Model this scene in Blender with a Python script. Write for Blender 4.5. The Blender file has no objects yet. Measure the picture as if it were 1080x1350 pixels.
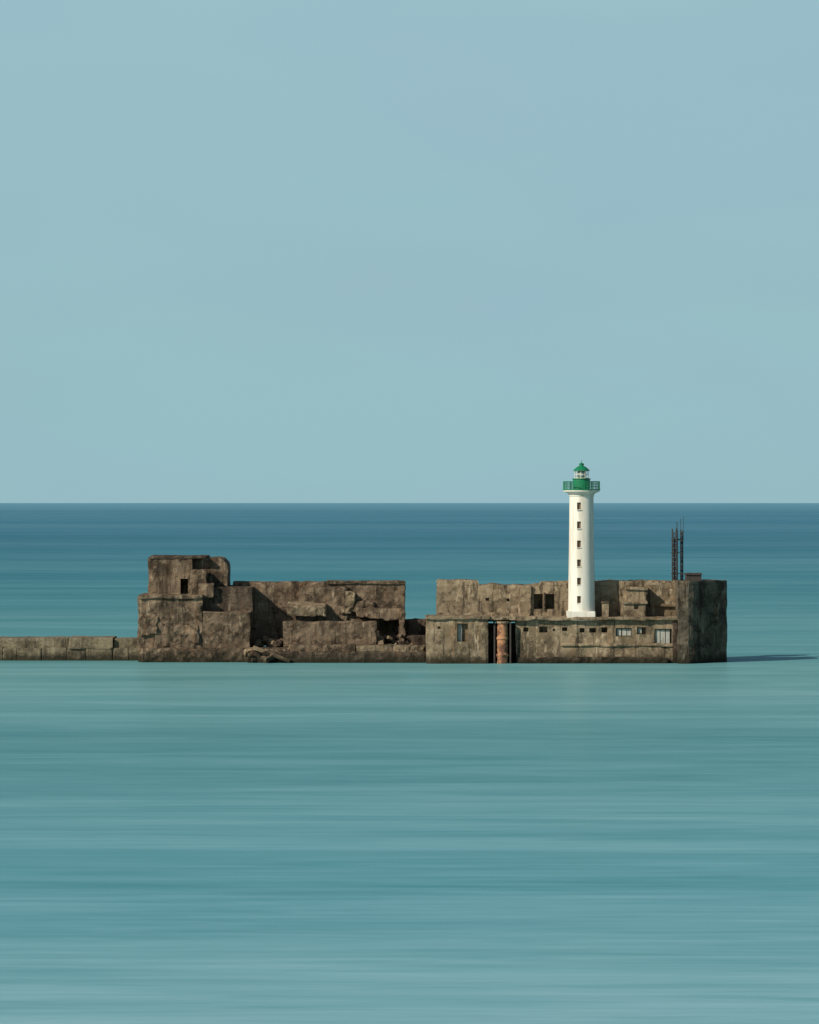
import bpy, math, random
from mathutils import Vector, noise, Matrix
random.seed(4)
CAMH=21.2; D=500.0
def PX(px,Y): return (px-540)*(D+Y)/5000.0
def PZ(py,Y): return CAMH-(py-663)*(D+Y)/5000.0
scene=bpy.context.scene
col=scene.collection

# ---------------------------------------------------------------- node helpers
def newmat(name):
    m=bpy.data.materials.new(name); m.use_nodes=True
    nt=m.node_tree; nt.nodes.clear()
    return m,nt
def N(nt,t,**kw):
    n=nt.nodes.new(t)
    for k,v in kw.items(): setattr(n,k,v)
    return n
def L(nt,a,b): nt.links.new(a,b)
def math_(nt,op,a,b=None,c=None,clamp=False):
    n=N(nt,'ShaderNodeMath',operation=op); n.use_clamp=clamp
    for i,v in enumerate((a,b,c)):
        if v is None: continue
        if isinstance(v,(int,float)): n.inputs[i].default_value=v
        else: L(nt,v,n.inputs[i])
    return n.outputs[0]
def mix_(nt,f,a,b,bt='MIX'):
    n=N(nt,'ShaderNodeMix',data_type='RGBA',blend_type=bt)
    if isinstance(f,(int,float)): n.inputs[0].default_value=f
    else: L(nt,f,n.inputs[0])
    for i,v in ((6,a),(7,b)):
        if isinstance(v,(tuple,list)): n.inputs[i].default_value=(*v[:3],1)
        else: L(nt,v,n.inputs[i])
    return n.outputs[2]
def ramp_(nt,f,lo,hi):
    n=N(nt,'ShaderNodeMapRange'); n.interpolation_type='SMOOTHSTEP'
    L(nt,f,n.inputs[0]); n.inputs[1].default_value=lo; n.inputs[2].default_value=hi
    return n.outputs[0]
def noise_(nt,vec,scale,sv=(1,1,1),loc=(0,0,0),detail=5,rough=0.55,dist=0):
    mp=N(nt,'ShaderNodeMapping'); mp.inputs['Scale'].default_value=sv; mp.inputs['Location'].default_value=loc
    L(nt,vec,mp.inputs[0])
    n=N(nt,'ShaderNodeTexNoise'); n.inputs['Scale'].default_value=scale
    n.inputs['Detail'].default_value=detail; n.inputs['Roughness'].default_value=rough; n.inputs['Distortion'].default_value=dist
    L(nt,mp.outputs[0],n.inputs['Vector'])
    return n.outputs['Fac']

def concrete(name,c_dark,c_mid,c_light,seed=0.0,streak=0.6,light=0.5,wet=True,rust=0.3,bw=4.5,dirt=0.75,panel=0.5,row=1.35,bump=0.32,pits=0.65):
    m,nt=newmat(name)
    g=N(nt,'ShaderNodeNewGeometry'); P=g.outputs['Position']
    sep=N(nt,'ShaderNodeSeparateXYZ'); L(nt,P,sep.inputs[0])
    z=sep.outputs[2]
    o=(seed*7.3,seed*3.1,seed*5.7)
    big=noise_(nt,P,0.25,loc=o,detail=4)
    med=noise_(nt,P,1.1,loc=o,detail=8,rough=0.68)
    fine=noise_(nt,P,4,loc=o,detail=6,rough=0.7)
    c=mix_(nt,ramp_(nt,big,0.40,0.60),c_dark,c_mid)
    lt=ramp_(nt,med,0.50,0.66)
    c=mix_(nt,math_(nt,'MULTIPLY',lt,light),c,c_light)
    wob=noise_(nt,P,0.5,loc=o,detail=4,rough=0.6)
    zz=math_(nt,'ADD',z,math_(nt,'MULTIPLY',wob,0.6))
    cmb=N(nt,'ShaderNodeCombineXYZ')
    L(nt,math_(nt,'ADD',math_(nt,'ADD',sep.outputs[0],math_(nt,'MULTIPLY',sep.outputs[1],0.83)),math_(nt,'MULTIPLY',wob,0.5)),cmb.inputs[0]); L(nt,zz,cmb.inputs[1])
    br=N(nt,'ShaderNodeTexBrick'); L(nt,cmb.outputs[0],br.inputs['Vector'])
    br.inputs['Color1'].default_value=(0,0,0,1); br.inputs['Color2'].default_value=(1,1,1,1); br.inputs['Mortar'].default_value=(0.5,0.5,0.5,1)
    br.inputs['Scale'].default_value=1; br.inputs['Mortar Size'].default_value=0.04; br.inputs['Mortar Smooth'].default_value=0.6
    br.inputs['Brick Width'].default_value=bw; br.inputs['Row Height'].default_value=row
    tone=N(nt,'ShaderNodeSeparateColor'); L(nt,br.outputs['Color'],tone.inputs[0])
    c=mix_(nt,panel,c,mix_(nt,1.0,c,mix_(nt,tone.outputs[0],(0.55,0.55,0.57),(1.25,1.22,1.18)),'MULTIPLY'))
    linem=math_(nt,'MULTIPLY',br.outputs['Fac'],ramp_(nt,noise_(nt,P,0.45,loc=(9,2,4),detail=3),0.50,0.62))
    c=mix_(nt,math_(nt,'MULTIPLY',linem,0.6),c,(0.02,0.017,0.013))
    st2=noise_(nt,P,0.9,sv=(1,1,0.15),loc=(4+seed,8,1),detail=6,rough=0.7)
    c=mix_(nt,math_(nt,'MULTIPLY',ramp_(nt,st2,0.55,0.68),rust),c,(0.24,0.10,0.035))
    st3=noise_(nt,P,1.9,sv=(1,1,0.14),loc=(1+seed,3,7),detail=5,rough=0.6)
    c=mix_(nt,math_(nt,'MULTIPLY',ramp_(nt,st3,0.60,0.70),0.5),c,tuple(min(1,x*1.35) for x in c_light))
    st=noise_(nt,P,1.3,sv=(1,1,0.12),loc=o,detail=7,rough=0.72)
    c=mix_(nt,math_(nt,'MULTIPLY',ramp_(nt,st,0.51,0.62),streak),c,(0.022,0.018,0.014))
    c=mix_(nt,math_(nt,'MULTIPLY',ramp_(nt,fine,0.57,0.66),pits),c,(0.02,0.017,0.013))
    blot=noise_(nt,P,0.50,loc=(seed,11,3),detail=8,rough=0.75)
    c=mix_(nt,math_(nt,'MULTIPLY',ramp_(nt,blot,0.53,0.60),dirt),c,(0.030,0.023,0.017))
    if wet:
        h=math_(nt,'ADD',z,math_(nt,'MULTIPLY',math_(nt,'SUBTRACT',med,0.5),2.2))
        w=N(nt,'ShaderNodeMapRange'); L(nt,h,w.inputs[0]); w.inputs[1].default_value=1.4; w.inputs[2].default_value=0.4
        c=mix_(nt,math_(nt,'MULTIPLY',w.outputs[0],0.88),c,(0.020,0.019,0.012))
    b=N(nt,'ShaderNodeBsdfPrincipled'); L(nt,c,b.inputs['Base Color']); b.inputs['Roughness'].default_value=0.92
    b.inputs['Specular IOR Level'].default_value=0.12
    hgt=math_(nt,'ADD',math_(nt,'MULTIPLY',med,1.0),math_(nt,'MULTIPLY',fine,0.3))
    hgt=math_(nt,'SUBTRACT',hgt,math_(nt,'MULTIPLY',linem,0.3))
    hgt=math_(nt,'SUBTRACT',hgt,math_(nt,'MULTIPLY',ramp_(nt,blot,0.53,0.59),0.35))
    bp=N(nt,'ShaderNodeBump'); bp.inputs['Strength'].default_value=0.8; bp.inputs['Distance'].default_value=bump
    L(nt,hgt,bp.inputs['Height']); L(nt,bp.outputs[0],b.inputs['Normal'])
    out=N(nt,'ShaderNodeOutputMaterial'); L(nt,b.outputs[0],out.inputs[0])
    return m
def simple(name,colr,rough=0.6,metal=0,var=0.25,scale=3,dark=None,sv=(1,1,0.35)):
    m,nt=newmat(name)
    g=N(nt,'ShaderNodeNewGeometry')
    f=noise_(nt,g.outputs['Position'],scale,sv=sv,detail=6,rough=0.65)
    dk=dark or tuple(x*0.4 for x in colr)
    c=mix_(nt,math_(nt,'MULTIPLY',ramp_(nt,f,0.45,0.62),var),colr,dk)
    b=N(nt,'ShaderNodeBsdfPrincipled'); L(nt,c,b.inputs['Base Color']); b.inputs['Roughness'].default_value=rough; b.inputs['Metallic'].default_value=metal
    bp=N(nt,'ShaderNodeBump'); bp.inputs['Strength'].default_value=0.3; bp.inputs['Distance'].default_value=0.05
    L(nt,f,bp.inputs['Height']); L(nt,bp.outputs[0],b.inputs['Normal'])
    out=N(nt,'ShaderNodeOutputMaterial'); L(nt,b.outputs[0],out.inputs[0])
    return m

M_A=concrete('weathered_concrete_brown',(0.105,0.075,0.050),(0.185,0.137,0.093),(0.36,0.285,0.195),1,streak=0.6,bump=0.24)
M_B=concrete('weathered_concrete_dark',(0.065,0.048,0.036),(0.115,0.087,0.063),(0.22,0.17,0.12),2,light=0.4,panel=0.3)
M_C=concrete('weathered_concrete_pale',(0.185,0.14,0.088),(0.28,0.218,0.142),(0.46,0.375,0.26),3,light=0.6,streak=0.7,bw=7,panel=0.5,row=2.1,bump=0.15,dirt=0.5,pits=0.5)
M_H=concrete('pier_head_concrete_shaded',(0.075,0.063,0.045),(0.13,0.11,0.08),(0.27,0.225,0.165),5,light=0.3,streak=0.85,bw=3,panel=0.3,bump=0.2)  # base tone darkened to paint in the head's shaded side; streaks are stains
M_D=concrete('breakwater_concrete',(0.16,0.135,0.09),(0.23,0.195,0.13),(0.34,0.29,0.20),4,light=0.4,rust=0.05,dirt=0.4,panel=0.3,bump=0.15)
M_R=simple('rusted_steel',(0.38,0.19,0.095),0.9,0,0.95,1.5,(0.10,0.045,0.028),(1,1,0.6))
M_RD=simple('dark_rusted_steel',(0.05,0.04,0.035),0.9,0,0.7,2)
M_W=simple('white_lighthouse_paint',(0.70,0.675,0.59),0.7,0,0.45,1.1,(0.44,0.38,0.28),(1,1,0.14))
M_G=simple('green_paint',(0.010,0.20,0.085),0.4,0,0.5,2)
M_S=simple('painted_shutter',(0.36,0.36,0.31),0.6,0,0.6,2)
M_L=simple('lens_glass',(0.35,0.42,0.40),0.1,0,0.3,2)

# ---------------------------------------------------------------- mesh helpers
def mkobj(name,verts,faces,mat,parent=None,smooth=False):
    me=bpy.data.meshes.new(name); me.from_pydata([tuple(v) for v in verts],[],faces); me.update()
    if mat: me.materials.append(mat)
    if smooth:
        for p in me.polygons: p.use_smooth=True
    ob=bpy.data.objects.new(name,me); col.objects.link(ob)
    if parent: ob.parent=parent
    return ob
def empty(name):
    e=bpy.data.objects.new(name,None); col.objects.link(e); e.empty_display_size=1; return e
def lin(a,b,cell):
    n=max(1,int(math.ceil(abs(b-a)/cell))); return [a+(b-a)*i/n for i in range(n+1)]
def chunk(name,x0,x1,y0,y1,z0,z1,mat,parent,cell=0.25,amp=0.1,r0=0.06,r1=0.35,topf=None,ctr=0,rot=None,seed=0):
    """weathered concrete block: gridded box with chipped edges"""
    xs=lin(x0,x1,cell); ys=lin(y0,y1,cell*2); zs=lin(z0,z1,cell)
    idx={}; V=[]; F=[]
    def vid(i,j,k):
        key=(i,j,k)
        if key not in idx:
            idx[key]=len(V); V.append(Vector((xs[i],ys[j],zs[k])))
        return idx[key]
    nx,ny,nz=len(xs)-1,len(ys)-1,len(zs)-1
    for i in range(nx):
        for k in range(nz):
            F.append((vid(i,0,k),vid(i+1,0,k),vid(i+1,0,k+1),vid(i,0,k+1)))
            F.append((vid(i,ny,k),vid(i,ny,k+1),vid(i+1,ny,k+1),vid(i+1,ny,k)))
    for j in range(ny):
        for k in range(nz):
            F.append((vid(0,j,k),vid(0,j,k+1),vid(0,j+1,k+1),vid(0,j+1,k)))
            F.append((vid(nx,j,k),vid(nx,j+1,k),vid(nx,j+1,k+1),vid(nx,j,k+1)))
    for i in range(nx):
        for j in range(ny):
            F.append((vid(i,j,nz),vid(i+1,j,nz),vid(i+1,j+1,nz),vid(i,j+1,nz)))
            F.append((vid(i,j,0),vid(i,j+1,0),vid(i+1,j+1,0),vid(i+1,j,0)))
    so=Vector((seed*13.7,seed*5.1,seed*9.3))
    c=Vector(((x0+x1)/2,(y0+y1)/2,(z0+z1)/2))
    hm=min(x1-x0,y1-y0,z1-z0)/2*0.9
    out=[]
    for v in V:
        n1=noise.noise(v*0.8+so); n2=noise.noise(v*2.3+so)
        r=min(hm,r0+r1*max(0,n1*1.3+n2*0.6))
        q=Vector((min(max(v.x,x0+r),x1-r),min(max(v.y,y0+r),y1-r),min(max(v.z,z0+r),z1-r)))
        d=v-q
        if d.length>r and d.length>1e-6: v2=q+d.normalized()*r
        else: v2=v.copy()
        if ctr:
            qx=min(v2.x,x1-ctr); qz=min(v2.z,z1-ctr); dd=Vector((v2.x-qx,0,v2.z-qz))
            if dd.x>0 and dd.z>0:
                m=max(dd.x,dd.z); l=dd.length
                dd=dd*(m/l); v2=Vector((qx+dd.x,v2.y,qz+dd.z))
        dv=noise.noise_vector(v*0.45+so)*amp+noise.noise_vector(v*1.6+so)*amp*0.55
        v2=v2+dv
        if topf: v2.z=z0+(v2.z-z0)*(topf(v2.x)-z0)/(z1-z0)
        out.append(v2)
    if rot:
        R=(Matrix.Rotation(math.radians(rot[2]),3,'Z')@Matrix.Rotation(math.radians(rot[1]),3,'Y')@Matrix.Rotation(math.radians(rot[0]),3,'X'))
        out=[c+R@(v-c) for v in out]
    return mkobj(name,out,F,mat,parent)
def pc(name,px0,px1,py0,py1,Y0,Y1,mat,parent,**k):
    zb=PZ(py1,Y0)
    if py1>=870: zb=-1.5
    return chunk(name,PX(px0,Y0),PX(px1,Y0),Y0,Y1,zb,PZ(py0,Y0),mat,parent,**k)
def boxes(name,lst,mat,parent):
    V=[];F=[]
    for (x0,x1,y0,y1,z0,z1) in lst:
        b=len(V)
        V+= [(x,y,z) for z in (z0,z1) for y in (y0,y1) for x in (x0,x1)]
        F+= [tuple(b+i for i in f) for f in ((0,2,3,1),(4,5,7,6),(0,1,5,4),(2,6,7,3),(0,4,6,2),(1,3,7,5))]
    return mkobj(name,V,F,mat,parent)
def lathe(name,prof,cx,cy,mat,parent,seg=48,smooth=True,cap=True):
    V=[];F=[]
    for (r,z) in prof:
        for i in range(seg):
            a=2*math.pi*i/seg; V.append((cx+r*math.cos(a),cy+r*math.sin(a),z))
    for k in range(len(prof)-1):
        for i in range(seg):
            j=(i+1)%seg
            F.append((k*seg+i,k*seg+j,(k+1)*seg+j,(k+1)*seg+i))
    if cap:
        F.append(tuple(reversed(range(seg)))); F.append(tuple((len(prof)-1)*seg+i for i in range(seg)))
    ob=mkobj(name,V,F,mat,parent)
    if smooth:
        for p in ob.data.polygons: p.use_smooth=len(p.vertices)==4
        try: ob.data.set_sharp_from_angle(angle=math.radians(35))
        except Exception: pass
    return ob
def tubes(name,segs,r,mat,parent,n=6):
    V=[];F=[]
    for s in segs:
        a=Vector(s[0]);b=Vector(s[1]); rr=s[2] if len(s)>2 else r
        d=(b-a).normalized(); u=d.orthogonal().normalized(); w=d.cross(u)
        o=len(V)
        for p in (a,b):
            for i in range(n):
                t=2*math.pi*i/n; V.append(p+u*math.cos(t)*rr+w*math.sin(t)*rr)
        for i in range(n):
            j=(i+1)%n; F.append((o+i,o+j,o+n+j,o+n+i))
        F.append(tuple(o+i for i in reversed(range(n)))); F.append(tuple(o+n+i for i in range(n)))
    return mkobj(name,V,F,mat,parent)
def cut(ob,lst):
    c=boxes('cutter_tmp',lst,None,None)
    md=ob.modifiers.new('b','BOOLEAN'); md.operation='DIFFERENCE'; md.solver='EXACT'; md.object=c
    dg=bpy.context.evaluated_depsgraph_get(); dg.update()
    me=bpy.data.meshes.new_from_object(ob.evaluated_get(dg))
    ob.modifiers.clear(); ob.data=me
    bpy.data.objects.remove(c)
def hole(px0,px1,py0,py1,Y,depth=0.9):
    return (PX(px0,Y),PX(px1,Y),Y-0.8,Y+depth,PZ(py1,Y),PZ(py0,Y))

# ================================================================= BREAKWATER (left)
bw=empty('breakwater')
Yb=9.6
joints=[-420,-360,-300,-240,-180,-130,-80,-35,3,22,54,88,113,148,170,184]
for i in range(len(joints)-1):
    a,b=joints[i],joints[i+1]
    pc('wall_block_%d'%i,a+0.2,b-0.2,854+random.uniform(-1,1),871,Yb+random.uniform(0,0.2),Yb+7,M_D,bw,seed=i,amp=0.07,r1=0.15)
pc('coping',-420,90,841,856,Yb+0.5,Yb+6,M_D,bw,seed=31,amp=0.07,cell=0.4)
pc('coping_block',90.3,149,840.5,856,Yb-0.1,Yb+6,M_D,bw,seed=32,amp=0.07)
pc('coping_end',150,183,842,857,Yb+0.5,Yb+6,M_D,bw,seed=33,amp=0.07)

# ================================================================= LEFT BUNKER
bk=empty('concrete_bunker')
pc('lower_block',182,266,785,873,5,20,M_A,bk,seed=1,amp=0.2,r1=0.5)
pc('lower_block_side',264,330,806,873,5.15,20,M_A,bk,seed=2,amp=0.18,r1=0.5)
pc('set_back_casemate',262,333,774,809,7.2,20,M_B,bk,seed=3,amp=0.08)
t=pc('upper_tower',195,254,735,788,8,18,M_A,bk,seed=4,amp=0.14)
cut(t,[hole(238,248,763,784,8,2.5)])
pc('upper_tower_round',252,300,735.5,778,9.3,18,M_A,bk,seed=5,amp=0.1,ctr=1.3)
pc('tower_cap',197,272,733,737,7.8,17,M_B,bk,seed=6,amp=0.08,r1=0.15)
pc('tower_step',250,273,752,787,6.9,9,M_A,bk,seed=7,amp=0.2,r1=0.7)
pc('tower_step_small',262,282,769,787,6.3,9,M_A,bk,seed=8,amp=0.2,r1=0.7)
pc('ledge',183,268,784,789,4.6,7,M_A,bk,seed=9,amp=0.14,r1=0.4)
pc('footing',186,328,855,873,4.1,8,M_A,bk,seed=10,amp=0.3,r1=0.9)
pc('corner_stone',183,206,812,838,4.55,6,M_A,bk,seed=11,amp=0.35,r1=0.9)
pc('spalled_face',214,262,824,850,4.8,6,M_A,bk,seed=73,amp=0.35,r1=1.0)

# ================================================================= RUINED MIDDLE WALL
rw=empty('ruined_casemate_wall')
pc('back_wall',307,394,767,852,11.6,15,M_A,rw,seed=12,amp=0.12)
q=pc('back_wall_long',394.5,534,767,852,9.6,14,M_A,rw,seed=13,amp=0.18,r1=0.4)
cut(q,[hole(500,527,818,849,9.6,3.2),hole(436,447,781,786,9.6,1)])
pc('wall_coping',430,534,766,770,9.3,13,M_A,rw,seed=14,amp=0.1,r1=0.4)
pc('wall_pier',394,458,774,820,9.0,10.2,M_A,rw,seed=15,amp=0.2,r1=0.8)
pc('fallen_slab',378,430,797,809,6.2,9.2,M_C,rw,seed=16,amp=0.14,rot=(14,2,0),r1=0.6)
pc('fallen_slab_lower',390,416,811,821,7.7,9.2,M_B,rw,seed=17,amp=0.15,rot=(0,-6,0))
pc('front_wall',373,496,819,852,5.4,6.8,M_A,rw,seed=18,amp=0.14,r1=0.5)
pc('spalled_slab',470,533,802,817,7.8,9.9,M_A,rw,seed=19,amp=0.3,r1=1.0,rot=(-4,2,0))
pc('cavity_jamb',526,534,816,852,7.6,9.9,M_A,rw,seed=20,amp=0.2,r1=0.5)
pc('broken_crest',454,466,780,812,8.6,9.9,M_C,rw,seed=21,amp=0.5,r1=1.2,rot=(0,9,0))
pc('broken_edge',466,494,794,804,8.9,9.9,M_A,rw,seed=22,amp=0.4,r1=1.0,rot=(0,-8,0))
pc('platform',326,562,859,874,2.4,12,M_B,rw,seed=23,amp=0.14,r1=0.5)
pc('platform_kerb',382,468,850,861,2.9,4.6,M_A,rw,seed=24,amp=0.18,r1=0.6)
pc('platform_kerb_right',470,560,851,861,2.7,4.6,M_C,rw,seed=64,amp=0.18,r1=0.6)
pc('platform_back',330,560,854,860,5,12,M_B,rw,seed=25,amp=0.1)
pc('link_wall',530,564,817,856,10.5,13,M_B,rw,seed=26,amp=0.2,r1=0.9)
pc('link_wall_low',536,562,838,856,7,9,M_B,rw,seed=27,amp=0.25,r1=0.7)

rb=empty('concrete_rubble')
chunk('ramp_beam',PX(332,2.2),PX(384,2.2),1.6,2.6,PZ(865,2.2),PZ(860,2.2),M_C,rb,seed=28,amp=0.06,rot=(0,21,0),r1=0.1)
for i in range(64):
    if i<24: px=random.uniform(328,385); Y=random.uniform(1.6,4.2); zb=PZ(random.uniform(856,869),Y)
    elif i<36: px=random.uniform(500,560); Y=random.uniform(4.5,8); zb=PZ(854,Y)
    elif i<48: px=random.uniform(335,372); Y=random.uniform(7.0,9.0); zb=PZ(random.uniform(845,852),Y)
    else: px=random.uniform(496,532); Y=random.uniform(6.0,8.6); zb=PZ(random.uniform(838,851),Y)
    s=random.uniform(0.3,0.85)
    x=PX(px,Y)
    chunk('rubble_block_%d'%i,x-s,x+s*0.8,Y-s*0.6,Y+s*0.6,zb-s*0.5,zb+s*0.5,random.choice((M_A,M_B,M_C)),rb,seed=50+i,amp=0.2,r1=0.4,
          rot=(random.uniform(-25,25),random.uniform(-30,30),random.uniform(0,90)))

# ================================================================= RIGHT FORT
ft=empty('harbour_fort')
a=pc('front_block',562,644,814,875,0,5.2,M_C,ft,seed=34,amp=0.08)
cut(a,[hole(603,617,822,846,0,0.8),hole(577,581,826,829,0,0.5)])
boxes('front_window_panel',[(PX(604,0.6),PX(609,0.6),0.45,0.6,PZ(846,0.6),PZ(823,0.6))],M_S,ft)
pc('front_block_coping',561,646,812,816.5,-0.4,5,M_C,ft,seed=35,amp=0.08,r1=0.3)
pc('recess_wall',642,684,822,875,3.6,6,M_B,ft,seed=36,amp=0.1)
b=pc('long_front_wall',680,900,817,875,1.5,6,M_C,ft,seed=37,amp=0.1)
hs=[(690,697,827,833),(711,722,826,834),(741,748,827,832),(764,771,828,834),(777,786,828,834),(793,801,827,834),
    (812,833,828,839),(840,852,827,836),(863,886,829,850),(729,732,829,832)]
cut(b,[hole(h[0],h[1],h[2],h[3],1.5,1.0) for h in hs])
pan=[]
for h in ((813,819,829,838),(820.5,826,829,838),(827,832,829,838),(841,846,828,835),(864,870,830,849),(871,877,830,849),(878,883,830,849)):
    pan.append((PX(h[0],1.9),PX(h[1],1.9),1.85,1.95,PZ(h[3],1.9),PZ(h[2],1.9)))
boxes('window_panels',pan,M_S,ft)
pc('terrace_slab',645,900,813.5,818,0.7,6,M_C,ft,seed=38,amp=0.14,r1=0.6)
pc('low_ledge',740,896,848,852,1.2,2,M_C,ft,seed=39,amp=0.14,r1=0.6)
pc('wall_footing',682,880,867,875,0.6,2,M_B,ft,seed=40,amp=0.25,r1=0.7)
Yu=5.0
def topu(x):
    px=x*5000/(D+Yu)+540
    if px<630: t=765
    elif px<714: t=771
    elif px<738: t=767.5
    else: t=766
    return PZ(t,Yu)+0.13*noise.noise(Vector((x*0.5,7,1)))+0.12*noise.noise(Vector((x*2.1,1,1)))
u=pc('upper_wall',576,901,765,820,Yu,10.5,M_C,ft,seed=41,amp=0.12,topf=topu,r1=0.35)
cut(u,[hole(704,716,783,803,Yu,2.2),hole(719,731,783,803,Yu,2.2),hole(869,874,779,787,Yu,0.6),hole(640,645,788,792,Yu,0.6),hole(668,672,789,793,Yu,0.6)])
boxes('window_mullion',[(PX(716.8,Yu),PX(718.4,Yu),Yu-0.25,Yu+0.3,PZ(805,Yu),PZ(781,Yu))],M_B,ft)
pc('upper_wall_buttress',683,700,772,816,Yu-0.5,Yu+1,M_C,ft,seed=90,amp=0.12,r1=0.4)
pc('upper_wall_foot',577,700,808,816,Yu-0.8,Yu+1,M_C,ft,seed=92,amp=0.2,r1=0.6)
pc('upper_wall_panel',857,898,768,800,Yu-0.45,Yu+1,M_C,ft,seed=93,amp=0.1,r1=0.4)
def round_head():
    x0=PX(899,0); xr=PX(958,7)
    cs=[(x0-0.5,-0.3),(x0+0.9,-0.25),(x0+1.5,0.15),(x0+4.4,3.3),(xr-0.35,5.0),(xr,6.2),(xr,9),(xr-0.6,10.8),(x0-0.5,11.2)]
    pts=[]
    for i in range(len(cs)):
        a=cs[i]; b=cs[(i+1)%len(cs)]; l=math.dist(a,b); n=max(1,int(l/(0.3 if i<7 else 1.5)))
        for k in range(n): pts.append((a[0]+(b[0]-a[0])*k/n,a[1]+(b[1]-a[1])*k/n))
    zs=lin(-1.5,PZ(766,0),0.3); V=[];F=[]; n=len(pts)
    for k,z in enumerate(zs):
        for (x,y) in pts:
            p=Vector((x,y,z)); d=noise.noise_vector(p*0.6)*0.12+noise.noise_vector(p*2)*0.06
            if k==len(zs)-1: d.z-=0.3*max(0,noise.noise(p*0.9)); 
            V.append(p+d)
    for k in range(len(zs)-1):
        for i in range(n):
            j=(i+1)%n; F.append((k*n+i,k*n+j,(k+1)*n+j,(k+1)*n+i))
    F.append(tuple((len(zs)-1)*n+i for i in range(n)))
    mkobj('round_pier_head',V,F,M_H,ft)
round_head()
pc('head_pilaster',887,893,820,875,1.1,2.5,M_B,ft,seed=43,amp=0.06,r1=0.15)
hut=empty('concrete_hut')
h=pc('hut_base',822,852,794,818,2.2,5.1,M_C,hut,seed=44,amp=0.06)
cut(h,[hole(836,842,797,803,2.2,0.4)])
pc('hut_upper',827,854,776,796,2.9,5.3,M_C,hut,seed=45,amp=0.05)
pc('hut_roof',825,855,774,778,2.6,5.3,M_C,hut,seed=46,amp=0.05,r1=0.1)
pc('hut_canopy',821,854,793,796.5,1.9,5.1,M_C,hut,seed=47,amp=0.05,r1=0.1)
vb=empty('vent_block')
pc('vent_body',794,803,795,817,2.0,3.0,M_C,vb,seed=48,amp=0.04,r1=0.1)
pc('vent_cap',793,804,793,796,1.9,3.1,M_B,vb,seed=49,amp=0.04,r1=0.1)
rbx=empty('rooftop_cabin')
pc('cabin_body',905,925,758,768,3,6,M_RD,rbx,seed=3,amp=0.03,r1=0.05)
pc('cabin_roof',904,926,755.5,758.5,2.8,6.2,M_RD,rbx,seed=3,amp=0.03,r1=0.05)

# rusty fender pile
rp=empty('rusty_fender_pile')
x=PX(662.5,0.6); 
prof=[(0.80,-1.5)]
for i in range(0,40):
    z=-1.4+i*0.172
    prof.append((0.70+0.07*noise.noise(Vector((z*3,0,0)))+(0.12 if i in (14,15,27,28) else 0),z))
lathe('pile_tube',prof,x,0.9,M_R,rp,seg=28)
boxes('pile_guides',[(x-1.15,x-0.95,0.5,3.6,-1.5,5.55),(x+0.95,x+1.15,0.5,3.6,-1.5,5.5)],M_RD,rp)
lathe('pile_cap',[(0.85,5.30),(0.85,5.55)],x,0.9,M_C,rp,seg=28)

# lattice masts
def mast(name,px,py_t,Y,w,brace=True):
    e=empty(name); x=PX(px,Y); zb=PZ(768,Y); zt=PZ(py_t,Y); segs=[]
    cs=[(-w,-w),(w,-w),(w,w),(-w,w)]
    for c in cs: segs.append(((x+c[0],Y+c[1],zb),(x+c[0],Y+c[1],zt+random.uniform(-0.3,0.1)),0.075))
    z=zb; k=0
    while z<zt-0.7:
        for i in range(4):
            p=cs[i];q=cs[(i+1)%4]
            segs.append(((x+p[0],Y+p[1],z),(x+q[0],Y+q[1],z),0.05))
            z2=z+0.62
            if brace:
                if k%2: segs.append(((x+p[0],Y+p[1],z),(x+q[0],Y+q[1],z2),0.05))
                else: segs.append(((x+q[0],Y+q[1],z),(x+p[0],Y+p[1],z2),0.05))
        z+=0.62; k+=1
    tubes('lattice',segs,0.05,M_RD,e)
    return e,x,zt,zb
e,x,zt,zb=mast('lattice_mast',889.5,697,7,0.29)
boxes('ladder_plate',[(x-0.12,x+0.12,6.95,7.05,zb,zt-1.2)],M_RD,e)
tubes('brackets',[((x-0.5,7,zz),(x+1.2,7,zz),0.05) for zz in (zt-1.5,zt-3.2,zb+1.2)]+[((x+0.2,7,zt-0.5),(x+0.22,7,zt+0.9),0.03)],0.03,M_RD,e)
e,x,zt,zb=mast('lattice_mast',899,699,7.6,0.13)
tubes('whip_antenna',[((x-0.1,7.6,zt-1),(x-0.15,7.6,PZ(684,7.6)),0.035),((x+0.2,7.6,zt-1),(x+0.22,7.6,PZ(681,7.6)),0.03),((x-0.55,7.6,zb),(x-0.55,7.6,PZ(688,7.6)),0.035),
    ((x-0.7,7.6,zt-1.2),(x+0.3,7.6,zt-1.2),0.04)],0.03,M_RD,e)

# ================================================================= LIGHTHOUSE
lh=empty('lighthouse')
Yl=3.0; cx=PX(766.8,Yl); Z=lambda py: PZ(py,Yl)
pr=[(1.95,5.6),(1.95,6.3),(1.90,6.45),(1.83,6.5)]
z0,z1=6.5,Z(655)
for i in range(1,30):
    f=i/29; pr.append((1.80-0.20*f-0.02*math.sin(f*3.1),z0+(z1-z0)*f))
pr+= [(1.68,Z(654)),(1.68,Z(653)),(1.62,Z(652.6)),(1.85,Z(650.5)),(2.25,Z(648.5)),(2.42,Z(648)),(2.45,Z(646.2))]
tw=lathe('tower_shaft',pr,cx,Yl,M_W,lh,seg=64)
wc=[];wd=[];ws=[]
for py in (667,692,717,742,766,790):
    wx=PX(763.5,1.4); w=0.25; zc=Z(py)
    wc.append((wx-w,wx+w,0.8,2.3,zc-0.46,zc+0.46))
    wd.append((wx-w+0.01,wx+w-0.01,1.75,1.85,zc-0.45,zc+0.45))
    ws.append((wx-w-0.06,wx+w+0.06,1.25,1.6,zc-0.56,zc-0.465))
cut(tw,wc)
M_WD=simple('weathered_wood_shutter',(0.16,0.11,0.07),0.8,0,0.6,3)
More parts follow.
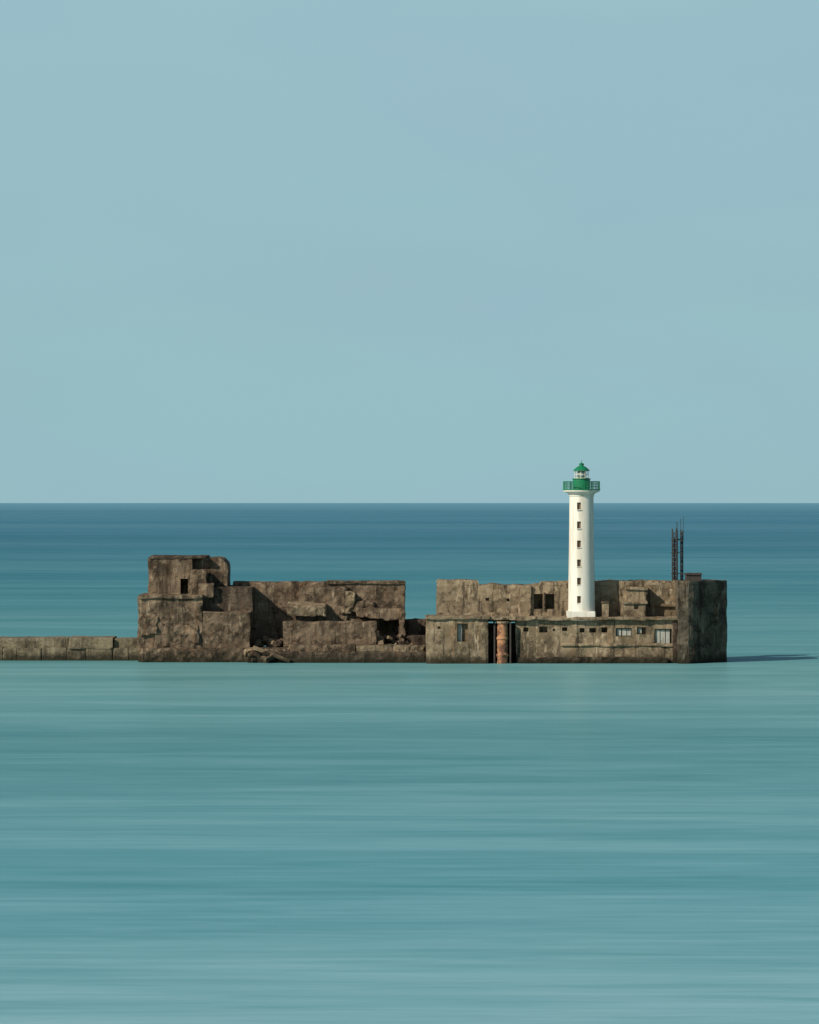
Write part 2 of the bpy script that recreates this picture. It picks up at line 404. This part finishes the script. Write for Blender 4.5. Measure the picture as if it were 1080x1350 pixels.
boxes('window_shutters',wd,M_WD,lh)
boxes('window_sills',ws,M_W,lh)
pl=pc('plinth',748,785,806,817,0.95,4.6,M_W,lh,seed=60,amp=0.02,r1=0.05)
lathe('gallery_deck',[(2.5,Z(646.15)),(2.52,Z(645.2)),(2.48,Z(645))],cx,Yl,M_G,lh,seg=64)
segs=[];zr0=Z(645);zr1=Z(635)
n=20
for i in range(n):
    a=2*math.pi*i/n; x=cx+2.4*math.cos(a); y=Yl+2.4*math.sin(a)
    segs.append(((x,y,zr0),(x,y,zr1),0.045))
for zz,rr in ((zr1,0.055),(zr0+0.7,0.035),(zr0+0.35,0.035)):
    m=60
    for i in range(m):
        a=2*math.pi*i/m;b2=2*math.pi*(i+1)/m
        segs.append(((cx+2.4*math.cos(a),Yl+2.4*math.sin(a),zz),(cx+2.4*math.cos(b2),Yl+2.4*math.sin(b2),zz),rr))
for i in range(70):
    a=2*math.pi*i/70; x=cx+2.4*math.cos(a); y=Yl+2.4*math.sin(a)
    segs.append(((x,y,zr0),(x,y,zr1),0.025))
tubes('gallery_railing',segs,0.04,M_G,lh)
lathe('lantern_base',[(1.15,Z(645)),(1.15,Z(632)),(1.25,Z(631.7)),(1.25,Z(630.8)),(0.95,Z(630.6))],cx,Yl,M_G,lh,seg=40)
lathe('lamp_lens',[(0.35,Z(630.6)),(0.6,Z(628.5)),(0.68,Z(625.5)),(0.6,Z(622.5)),(0.35,Z(621))],cx,Yl,M_L,lh,seg=24)
segs=[]
for i in range(10):
    a=2*math.pi*(i+0.3)/10; x=cx+0.92*math.cos(a); y=Yl+0.92*math.sin(a)
    segs.append(((x,y,Z(630.6)),(x,y,Z(620.5)),0.04))
for zz in (Z(630.2),Z(625.5),Z(620.9)):
    for i in range(30):
        a=2*math.pi*i/30;b2=2*math.pi*(i+1)/30
        segs.append(((cx+0.92*math.cos(a),Yl+0.92*math.sin(a),zz),(cx+0.92*math.cos(b2),Yl+0.92*math.sin(b2),zz),0.035))
tubes('lantern_frame',segs,0.05,M_W,lh)
lathe('lantern_roof',[(0.95,Z(620.8)),(1.1,Z(620.6)),(1.1,Z(619.8)),(0.95,Z(618.6)),(0.70,Z(616.4)),(0.42,Z(614.6)),(0.28,Z(614)),(0.28,Z(612.8)),(0.36,Z(612.5)),(0.36,Z(611.6)),(0.2,Z(610.6)),(0.05,Z(610))],cx,Yl,M_G,lh,seg=40)
tubes('finial',[((cx,Yl,Z(611)),(cx,Yl,Z(606.5)),0.035)],0.03,M_G,lh)

# ================================================================= SEA
def sea():
    ys=[-480,-440,-400,-360,-320,-280,-240,-200,-160,-120,-80,-40,0,40,80,130,200,300,450,700,1100,1800,3000,5000,9000,16000,30000,60000,120000,250000,500000]
    xr=[0,40,80,130,200,300,500,900,1600,3000,6000,12000,25000,60000,150000,400000]
    xs=[-x for x in reversed(xr[1:])]+xr
    ys=[-60000,-20000,-6000,-2000,-1000,-700]+ys
    V=[(x,y,0) for y in ys for x in xs]; n=len(xs); F=[]
    for j in range(len(ys)-1):
        for i in range(n-1): F.append((j*n+i,j*n+i+1,(j+1)*n+i+1,(j+1)*n+i))
    m,nt=newmat('sea_water')
    g=N(nt,'ShaderNodeNewGeometry'); P=g.outputs['Position']
    sep=N(nt,'ShaderNodeSeparateXYZ'); L(nt,P,sep.inputs[0])
    dist=math_(nt,'MAXIMUM',math_(nt,'ADD',sep.outputs[1],500.0),100.0)
    f=math_(nt,'DIVIDE',154.0,dist)   # near -> far water
    n1=noise_(nt,P,1,sv=(1/500,1/110,1),detail=5,rough=0.6,dist=0.5)
    n2=noise_(nt,P,1,sv=(1/45,1/9,1),loc=(3,5,0),detail=7,rough=0.66,dist=0.8)
    n3=noise_(nt,P,1,sv=(1/6000,1/1100,1),loc=(1,9,0),detail=7,rough=0.7)
    n4=noise_(nt,P,1,sv=(1/12,1/1.3,1),loc=(7,5,0),detail=5,rough=0.65,dist=0.4)
    n5=noise_(nt,P,1,sv=(1/200,1/28,1),loc=(17,5,0),detail=6,rough=0.65,dist=0.6)
    cr=N(nt,'ShaderNodeValToRGB'); L(nt,math_(nt,'ADD',f,math_(nt,'MULTIPLY',math_(nt,'SUBTRACT',n1,0.5),math_(nt,'MULTIPLY',f,0.4)),clamp=True),cr.inputs[0])
    S=[(0.0,(0.12,0.32,0.43)),(0.018,(0.050,0.20,0.295)),(0.07,(0.028,0.165,0.245)),(0.14,(0.052,0.225,0.28)),(0.26,(0.085,0.28,0.305)),  # lighter first stop paints horizon haze into the water colour
       (0.33,(0.130,0.325,0.33)),(0.45,(0.115,0.32,0.35)),(0.72,(0.118,0.345,0.40)),(1.0,(0.17,0.40,0.45))]
    el=cr.color_ramp.elements
    while len(el)<len(S): el.new(0.5)
    for e_,(p,c) in zip(el,S): e_.position=p; e_.color=(*c,1)
    c=cr.outputs[0]
    t=None
    for nn,k in ((n1,0.4),(n2,0.7),(n3,0.9),(n4,0.6),(n5,0.6)):
        q=math_(nt,'MULTIPLY',math_(nt,'SUBTRACT',nn,0.5),k)
        t=q if t is None else math_(nt,'ADD',t,q)
    val=math_(nt,'ADD',1.0,t)
    hs=N(nt,'ShaderNodeHueSaturation'); L(nt,c,hs.inputs['Color']); L(nt,val,hs.inputs['Value'])
    L(nt,math_(nt,'SUBTRACT',1.0,math_(nt,'MULTIPLY',t,0.6)),hs.inputs['Saturation'])
    df=N(nt,'ShaderNodeBsdfDiffuse'); L(nt,hs.outputs[0],df.inputs[0])
    gl=N(nt,'ShaderNodeBsdfGlossy'); gl.inputs['Roughness'].default_value=0.3; gl.inputs[0].default_value=(0.8,0.9,0.9,1)
    bp=N(nt,'ShaderNodeBump'); bp.inputs['Strength'].default_value=0.3; bp.inputs['Distance'].default_value=0.4
    L(nt,math_(nt,'ADD',n2,math_(nt,'MULTIPLY',n4,0.15)),bp.inputs['Height']); L(nt,bp.outputs[0],gl.inputs['Normal'])
    mx=N(nt,'ShaderNodeMixShader'); mx.inputs[0].default_value=0.17
    L(nt,df.outputs[0],mx.inputs[1]); L(nt,gl.outputs[0],mx.inputs[2])
    out=N(nt,'ShaderNodeOutputMaterial'); L(nt,mx.outputs[0],out.inputs[0])
    mkobj('sea',V,F,m)
sea()

# ================================================================= LIGHT
AZ=math.radians(51); EL=math.radians(32)
S=Vector((-math.sin(AZ)*math.cos(EL),-math.cos(AZ)*math.cos(EL),math.sin(EL)))
sun=bpy.data.lights.new('sun','SUN'); sun.energy=4.6; sun.angle=math.radians(0.5); sun.color=(1.0,0.91,0.77)
so=bpy.data.objects.new('sun',sun); col.objects.link(so); so.rotation_euler=S.to_track_quat('Z','Y').to_euler(); so.location=(-80,-80,90)
w=bpy.data.worlds.new('World'); scene.world=w; w.use_nodes=True
nt=w.node_tree; nt.nodes.clear()
sky=N(nt,'ShaderNodeTexSky'); sky.sky_type='NISHITA'; sky.sun_disc=False; sky.sun_elevation=EL; sky.sun_rotation=math.atan2(S.x,S.y)
tc=N(nt,'ShaderNodeTexCoord'); sp=N(nt,'ShaderNodeSeparateXYZ'); L(nt,tc.outputs['Generated'],sp.inputs[0])
zf=sp.outputs[2]
hz=N(nt,'ShaderNodeValToRGB'); L(nt,math_(nt,'MULTIPLY',zf,5.0,clamp=True),hz.inputs[0])
el=hz.color_ramp.elements; el[0].position=0; el[0].color=(0.300,0.485,0.530,1); el[1].position=0.7; el[1].color=(0.325,0.515,0.585,1)
cl=noise_(nt,tc.outputs['Generated'],5,sv=(1,1,4.5),detail=3,rough=0.45)
hc=mix_(nt,math_(nt,'MULTIPLY',ramp_(nt,cl,0.35,0.65),0.5),hz.outputs[0],(0.31,0.53,0.57))
cl2=noise_(nt,tc.outputs['Generated'],7,sv=(1,1,3),loc=(2,3,4),detail=3,rough=0.45)
hc=mix_(nt,math_(nt,'MULTIPLY',ramp_(nt,cl2,0.42,0.65),0.45),hc,(0.31,0.475,0.58))
hc10=N(nt,'ShaderNodeVectorMath',operation='SCALE'); L(nt,hc,hc10.inputs[0]); hc10.inputs['Scale'].default_value=100/6.0
fac=N(nt,'ShaderNodeMapRange'); L(nt,zf,fac.inputs[0]); fac.inputs[1].default_value=0.15; fac.inputs[2].default_value=0.3
c=mix_(nt,fac.outputs[0],hc10.outputs[0],sky.outputs[0])
bg=N(nt,'ShaderNodeBackground'); L(nt,c,bg.inputs[0]); bg.inputs[1].default_value=0.06
out=N(nt,'ShaderNodeOutputWorld'); L(nt,bg.outputs[0],out.inputs[0])

# ================================================================= CAMERA
cam=bpy.data.cameras.new('camera'); co=bpy.data.objects.new('camera',cam); col.objects.link(co)
co.location=(0,-D,CAMH); co.rotation_euler=(math.radians(90),0,0)
cam.sensor_fit='HORIZONTAL'; cam.sensor_width=36; cam.lens=36*D/108.0; cam.shift_y=-12/1080.0
cam.clip_start=1; cam.clip_end=2e6
scene.camera=co
scene.view_settings.view_transform='Standard'; scene.view_settings.look='None'; scene.view_settings.exposure=0
